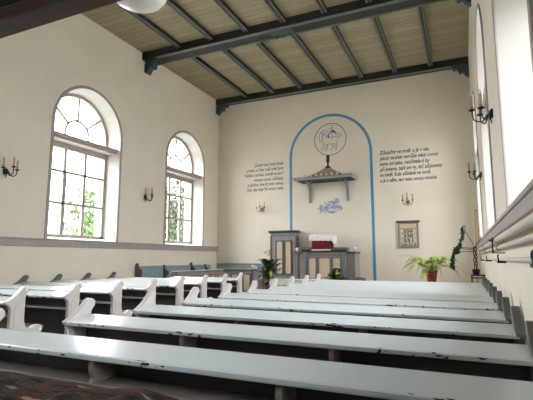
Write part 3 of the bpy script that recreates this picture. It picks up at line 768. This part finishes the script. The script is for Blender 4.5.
MB().lathe([(.10,0),(.115,.02),(.145,.25),(.165,.26),(.17,.33),(.15,.335),(.14,.30)], (0,0,0), 24).build('pot', M['terracotta'], t, label='terracotta pot')
MB().lathe([(.14,.295),(.08,.305),(0,.31)], (0,0,0), 16).build('soil', M['soil'], t)
rf = random.Random(3)
for k in range(34):
    az = 2*pi*k/34+rf.uniform(-.12,.12); L = rf.uniform(.80,1.15); up = k % 3
    mb = MB(); frond(mb, (.03*cos(az), .03*sin(az), .31), az, L*(.62 if up == 2 else 1), rf.uniform(.46,.66) if up != 1 else rf.uniform(.30,.44), rf.uniform(.30,.70), .10)
    mb.build('frond', M['fern'] if k % 4 else M['fern_old'], t, recalc=False)
for k in range(4):
    az = -pi/2-.75+.12*k
    mb = MB(); frond(mb, (.05*cos(az)-.05, .05*sin(az), .32), az-.15, .30, .10, .42, .06)
    mb.build('frond', M['fern_old'], t, recalc=False)
t = thing('plant_stand', 'brown wooden stand under the large fern', 'stand', (-.83, 12.75, 0))
MB().lathe([(.22,.64),(.23,.66),(.22,.68)], (0,0,0), 24).build('stand_top', M['wood'], t)
for k in range(4):
    a = pi/4+pi/2*k
    MB().tube([(.19*cos(a),.19*sin(a),0),(.15*cos(a),.15*sin(a),.645)], .02, 8).build('leg', M['wood'], t)

def leafy(name, label, loc, h, n, flower, seed, spread=.65):
    t = thing(name, label, 'plant', loc); r_ = random.Random(seed)
    MB().lathe([(.10,0),(.11,.02),(.14,.20),(.15,.21),(.15,.25),(.13,.25),(.12,.22)], (0,0,0), 20).build('pot', M['iron'], t, label='dark pot')
    MB().lathe([(.12,.215),(.0,.225)], (0,0,0), 14).build('soil', M['soil'], t)
    for k in range(n):
        az = 2*pi*k/n*2.4+r_.uniform(-.3,.3); L = h*r_.uniform(.30,1.15); out = r_.uniform(.25,spread)*h
        mb = MB(); P = [Vector((out*s**1.1*cos(az), out*s**1.1*sin(az), .20+L*(s*1.75-.95*s*s))) for s in (0,.2,.4,.55,.7,.85,1)]
        P[-1].z -= .06*h; W = [.008,.014,.048,.074,.07,.04,.002]
        side = Vector((-sin(az), cos(az), 0)); Lv = []; Rv = []; Cv = []
        for p, wv in zip(P, W):
            Lv.append(mb.bm.verts.new(p+side*wv+Vector((0,0,wv*.35)))); Rv.append(mb.bm.verts.new(p-side*wv+Vector((0,0,wv*.35)))); Cv.append(mb.bm.verts.new(p))
        for i in range(len(P)-1):
            mb.bm.faces.new((Lv[i],Lv[i+1],Cv[i+1],Cv[i])).smooth = True; mb.bm.faces.new((Cv[i],Cv[i+1],Rv[i+1],Rv[i])).smooth = True
        mb.build('leaf', M['leaf'], t, recalc=False)
    for (fx, fy, fz) in flower:
        st = MB().tube([(0,0,.22),(fx*.6,fy*.6,fz*.6),(fx,fy,fz)], .006, 6).build('flower_stem', M['fern'], t)
        mb = MB(); mb.prism(smoothed([(fx,fz-.02),(fx+.045,fz+.06),(fx+.03,fz+.12),(fx,fz+.17),(fx-.03,fz+.11),(fx-.035,fz+.05)],2), 'y', fy-.008, fy+.008)
        mb.build('flower', M['spathe'], t, label='yellow-green flower')
    return t
def low_stand(loc, h, label):
    t = thing('flower_stand', label, 'stand', loc)
    MB().box(-.16, .16, -.16, .16, h-.03, h).build('stand_top', M['grey_dark'], t, bevel=.005)
    for sx in (-1,1):
        for sy in (-1,1): MB().box(sx*.13-.018, sx*.13+.018, sy*.13-.018, sy*.13+.018, 0, h-.03).build('leg', M['grey_dark'], t)
low_stand((-5.05, 11.35, 0), .42, 'dark stand under the leafy plant beside the pulpit door')
leafy('potted_plant', 'dark leafy potted plant with a yellow-green flower left of the pulpit', (-5.05, 11.35, .42), .74, 46, [(-.02,-.08,.66),(.10,-.12,.40)], 5, .62)
low_stand((-3.28, 11.9, 0), .42, 'dark stand under the low leafy plant before the pulpit')
leafy('potted_plant', 'low dark leafy potted plant with a yellow flower in front of the pulpit', (-3.28, 11.9, .42), .46, 46, [(.08,-.14,.42)], 9, 1.0)

t = thing('communion_table', 'table under a pale green cloth in front of the pulpit', 'table', (-4.25, 11.42, 0))
MB().box(-.68, .68, -.26, .26, .70, .73).build('tabletop', M['wood'], t)
for sx in (-1,1):
    for sy in (-1,1): MB().box(sx*.60-.03, sx*.60+.03, sy*.2-.03, sy*.2+.03, 0, .70).build('leg', M['wood'], t)
o = MB(); nx = 60; A = []; B = []
o.box(-.70,.70,-.28,.28,.732,.742)
for k in range(nx+1):
    x = -.70+1.4*k/nx; A.append((x, -.282-.0)); B.append((x, -.30-.012*sin(k*.9)))
for k in range(nx):
    o.poly([(A[k][0],A[k][1],.742),(A[k+1][0],A[k+1][1],.742),(B[k+1][0],B[k+1][1],.56),(B[k][0],B[k][1],.56)], True)
o = o.build('table_cloth', M['green_cloth']); o.location = (-4.25, 11.42, 0); tag(o, 'pale green cloth hanging over the table in front of the pulpit', 'tablecloth')
t = thing('kneeler', 'dark red padded kneeling bench before the green-covered table', 'bench', (-4.35, 10.85, 0))
MB().box(-.55, .55, -.13, .13, .50, .60).build('cushion', M['velvet'], t, bevel=.03, label='dark red cushion')
MB().box(-.55, .55, -.12, .12, .44, .50).build('rail', M['wood'], t)
for sx in (-1,1): MB().box(sx*.48-.03, sx*.48+.03, -.10, .10, 0, .44).build('leg', M['wood'], t)
t = thing('stool', 'small dark round-topped stool showing above the front pew right of the pulpit', 'stool', (-2.62, 12.0, 0))
MB().lathe([(.0,.69),(.13,.70),(.17,.73),(.16,.775),(.10,.80),(.0,.81)], (0,0,0), 20).build('seat', M['pew_dark'], t)
for k in range(3):
    a = 2*pi*k/3+.4; MB().tube([(.18*cos(a),.18*sin(a),0),(.09*cos(a),.09*sin(a),.705)], .016, 8).build('leg', M['pew_dark'], t)

# wrought iron stand with a trained climbing plant in the right-hand corner
t = thing('iron_table', 'small black iron table with thin legs in the right-hand corner', 'table', (.285, 11.9, 0))
MB().box(-.155, .155, -.15, .15, .90, .925).build('tabletop', M['iron'], t, bevel=.004)
MB().box(-.15, .15, -.14, .14, .84, .86).build('apron', M['iron'], t)
for sx in (-1,1):
    for sy in (-1,1): MB().tube([(sx*.14,sy*.13,0),(sx*.135,sy*.125,.90)], .015, 8).build('leg', M['iron'], t)
t = thing('climbing_plant', 'dark climbing plant on thin black rods reaching from the right-hand corner', 'plant', (.25, 11.9, .925))
MB().lathe([(.07,0),(.075,.01),(.09,.12),(.095,.13),(.08,.13)], (0,0,0), 16).build('pot', M['iron'], t)
tw = MB()
for ph in (0, 2.1, 4.2):
    tw.tube([(.035*cos(ph+i*.7), .035*sin(ph+i*.7), .1+i*.058) for i in range(11)], .012, 6)
tw.build('twisted_stem', M['iron'], t, label='dark twisted stem')
for q in ([(0,0,.64),(-.25,.0,.66),(-.48,.0,.655)], [(0,0,.56),(-.25,0,.565),(-.51,0,.545)], [(0,0,.61),(-.28,.0,.63),(-.50,.05,.625)], [(.02,0,.64),(-.10,0,.90),(-.22,0,1.12)], [(0,0,.66),(.13,-.5,.86),(.15,-.8,.91)]):
    MB().tube(q, .007, 6).build('rod', M['iron'], t)
rv = random.Random(11)
def vine(path, n, rad):
    mb = MB(); P = smoothed(path, 10)
    mb.tube(P, .008, 6)
    for k in range(n):
        p = Vector(P[rv.randrange(len(P))])+Vector((rv.uniform(-rad,rad), rv.uniform(-rad,rad), rv.uniform(-.03,.03)))
        a = rv.uniform(0,2*pi); e1 = Vector((cos(a)*.6, .4*sin(a)+.3, rv.uniform(-.9,.2))).normalized()*.05; e2 = Vector((rv.uniform(-1,1), rv.uniform(-1,.2), rv.uniform(-1,1))).normalized()*.028
        mb.poly([p-e1, p-e1*.2+e2, p+e1*.6+e2*.8, p+e1, p+e1*.6-e2*.8, p-e1*.2-e2])
    return mb
vine([(-.23,0,1.16),(-.25,0,1.03),(-.29,0,.85),(-.34,0,.68),(-.38,0,.55)], 110, .03).build('leafy_shoot', M['vine'], t, recalc=False)
vine([(-.37,0,.66),(-.43,0,.60),(-.49,0,.42),(-.53,0,.26),(-.52,0,.17)], 120, .035).build('leafy_shoot', M['vine'], t, recalc=False)

# ------------------------------------------------------------------ outside: ground, trees
w = MB().box(-60, 40, -30, 70, -.9, -.6).build('ground', M['bounce_ground'], kind='structure'); tag(w, 'pale ground outside the windows', 'ground')
def tree(loc, h, rad, n, seed, label, m_=None):
    m_ = m_ or M['tree_leaf']
    t = thing('tree', label, 'tree', loc); r_ = random.Random(seed)
    MB().tube([(0,0,0),(.1,.05,h*.35),(0,.1,h*.6),(.05,0,h*.85)], [.16,.13,.09,.03], 8).build('trunk', M['bark'], t)
    mb = MB()
    for k in range(n):
        a = r_.uniform(0,2*pi); b = r_.uniform(-1,1); q = r_.random()**.4
        p = Vector((rad*q*cos(a)*(1-b*b)**.5, rad*q*sin(a)*(1-b*b)**.5, h*.62+h*.40*q*b))
        p += Vector((.25*sin(p.z*4+p.y*3), .25*sin(p.x*5+p.z*2), .2*sin(p.x*4)))
        u = Vector((r_.gauss(0,1), r_.gauss(0,1), r_.gauss(0,1))).normalized()*.17; v = u.cross(Vector((r_.gauss(0,1),r_.gauss(0,1),r_.gauss(0,1)))).normalized()*.07
        mb.poly([p-u, p+v, p+u, p-v])
    mb.build('crown', m_, t, recalc=False)
tree((-15.2, 14.7, -.6), 5.3, 1.1, 1100, 2, 'small sunlit tree outside seen through the nearer window', M['tree_leaf'])
tree((-15.0, 20.3, -.6), 6.4, 1.9, 2600, 4, 'dense green tree outside filling the farther window', M['tree_dark'])
tree((-16.0, 10.6, -.6), 4.2, .9, 130, 6, 'thin sparse tree outside at the left of the nearer window')

# ------------------------------------------------------------------ daylight
SKY_BASE, SKY_UP, SKY_GLOW = 2.2, 6.0, 20.0
wd = bpy.data.worlds.new('daylight'); SC.world = wd; wd.use_nodes = True
nt = wd.node_tree; bg = nt.nodes['Background']
tc = N(nt,'ShaderNodeTexCoord'); sp = N(nt,'ShaderNodeSeparateXYZ'); nt.links.new(tc.outputs['Generated'], sp.inputs[0])
# hazy bright sky: pale horizon, brighter overhead, two glows added to light the walls
up = math_node(nt,'MAXIMUM', sp.outputs['Z'], 0.0)
def glow(direction, power):
    vd = Vector(direction).normalized()
    dp = N(nt,'ShaderNodeVectorMath', operation='DOT_PRODUCT'); nt.links.new(tc.outputs['Generated'], dp.inputs[0]); dp.inputs[1].default_value = vd
    return math_node(nt,'POWER', math_node(nt,'MAXIMUM', dp.outputs['Value'], 0.0), power)
st = math_node(nt,'ADD', math_node(nt,'ADD', SKY_BASE, math_node(nt,'MULTIPLY', up, SKY_UP)), math_node(nt,'ADD', math_node(nt,'MULTIPLY', glow((-.75,-.14,.64), 3.0), SKY_GLOW), math_node(nt,'MULTIPLY', glow((.75,-.25,.62), 3.0), SKY_GLOW*.5)))
bg.inputs['Color'].default_value = (.95,.965,1,1); nt.links.new(st, bg.inputs['Strength'])
for X, s, wins in ((XL, -1, WIN_L), (XR, 1, WIN_R)):
    for yc in wins:
        L = bpy.data.lights.new('window_portal','AREA'); L.shape = 'RECTANGLE'; L.size = 2.1; L.size_y = 3.9; L.cycles.is_portal = True
        o = bpy.data.objects.new('window_portal', L); COL.objects.link(o); o.location = (X+s*(WT+.05), yc, 3.7)
        o.rotation_euler = (0, radians(90 if s > 0 else -90), 0)
        L.size, L.size_y = 4.0, 2.2

# ------------------------------------------------------------------ camera
YAW, PITCH, ROLL, FPX = .424803, .133676, .000617, 433.01
f = Vector((-sin(YAW)*cos(PITCH), cos(YAW)*cos(PITCH), sin(PITCH))); r = Vector((cos(YAW), sin(YAW), 0)); u = r.cross(f)
r2 = r*cos(ROLL)+u*sin(ROLL); u2 = u*cos(ROLL)-r*sin(ROLL)
cam = bpy.data.cameras.new('camera'); co = bpy.data.objects.new('camera', cam); COL.objects.link(co)
co.matrix_world = Matrix(((r2.x,u2.x,-f.x,0),(r2.y,u2.y,-f.y,0),(r2.z,u2.z,-f.z,1.32),(0,0,0,1)))
cam.sensor_fit = 'HORIZONTAL'; cam.sensor_width = 36; cam.lens = FPX/533*36; cam.clip_start = .05; cam.clip_end = 200
SC.camera = co
vs = SC.view_settings; vs.view_transform = 'Standard'; vs.look = 'None'; vs.gamma = 1; vs.use_curve_mapping = False; vs.exposure = 0.66
SC.cycles.diffuse_bounces = 8; SC.cycles.max_bounces = 14; SC.cycles.transparent_max_bounces = 16; SC.cycles.use_denoising = True
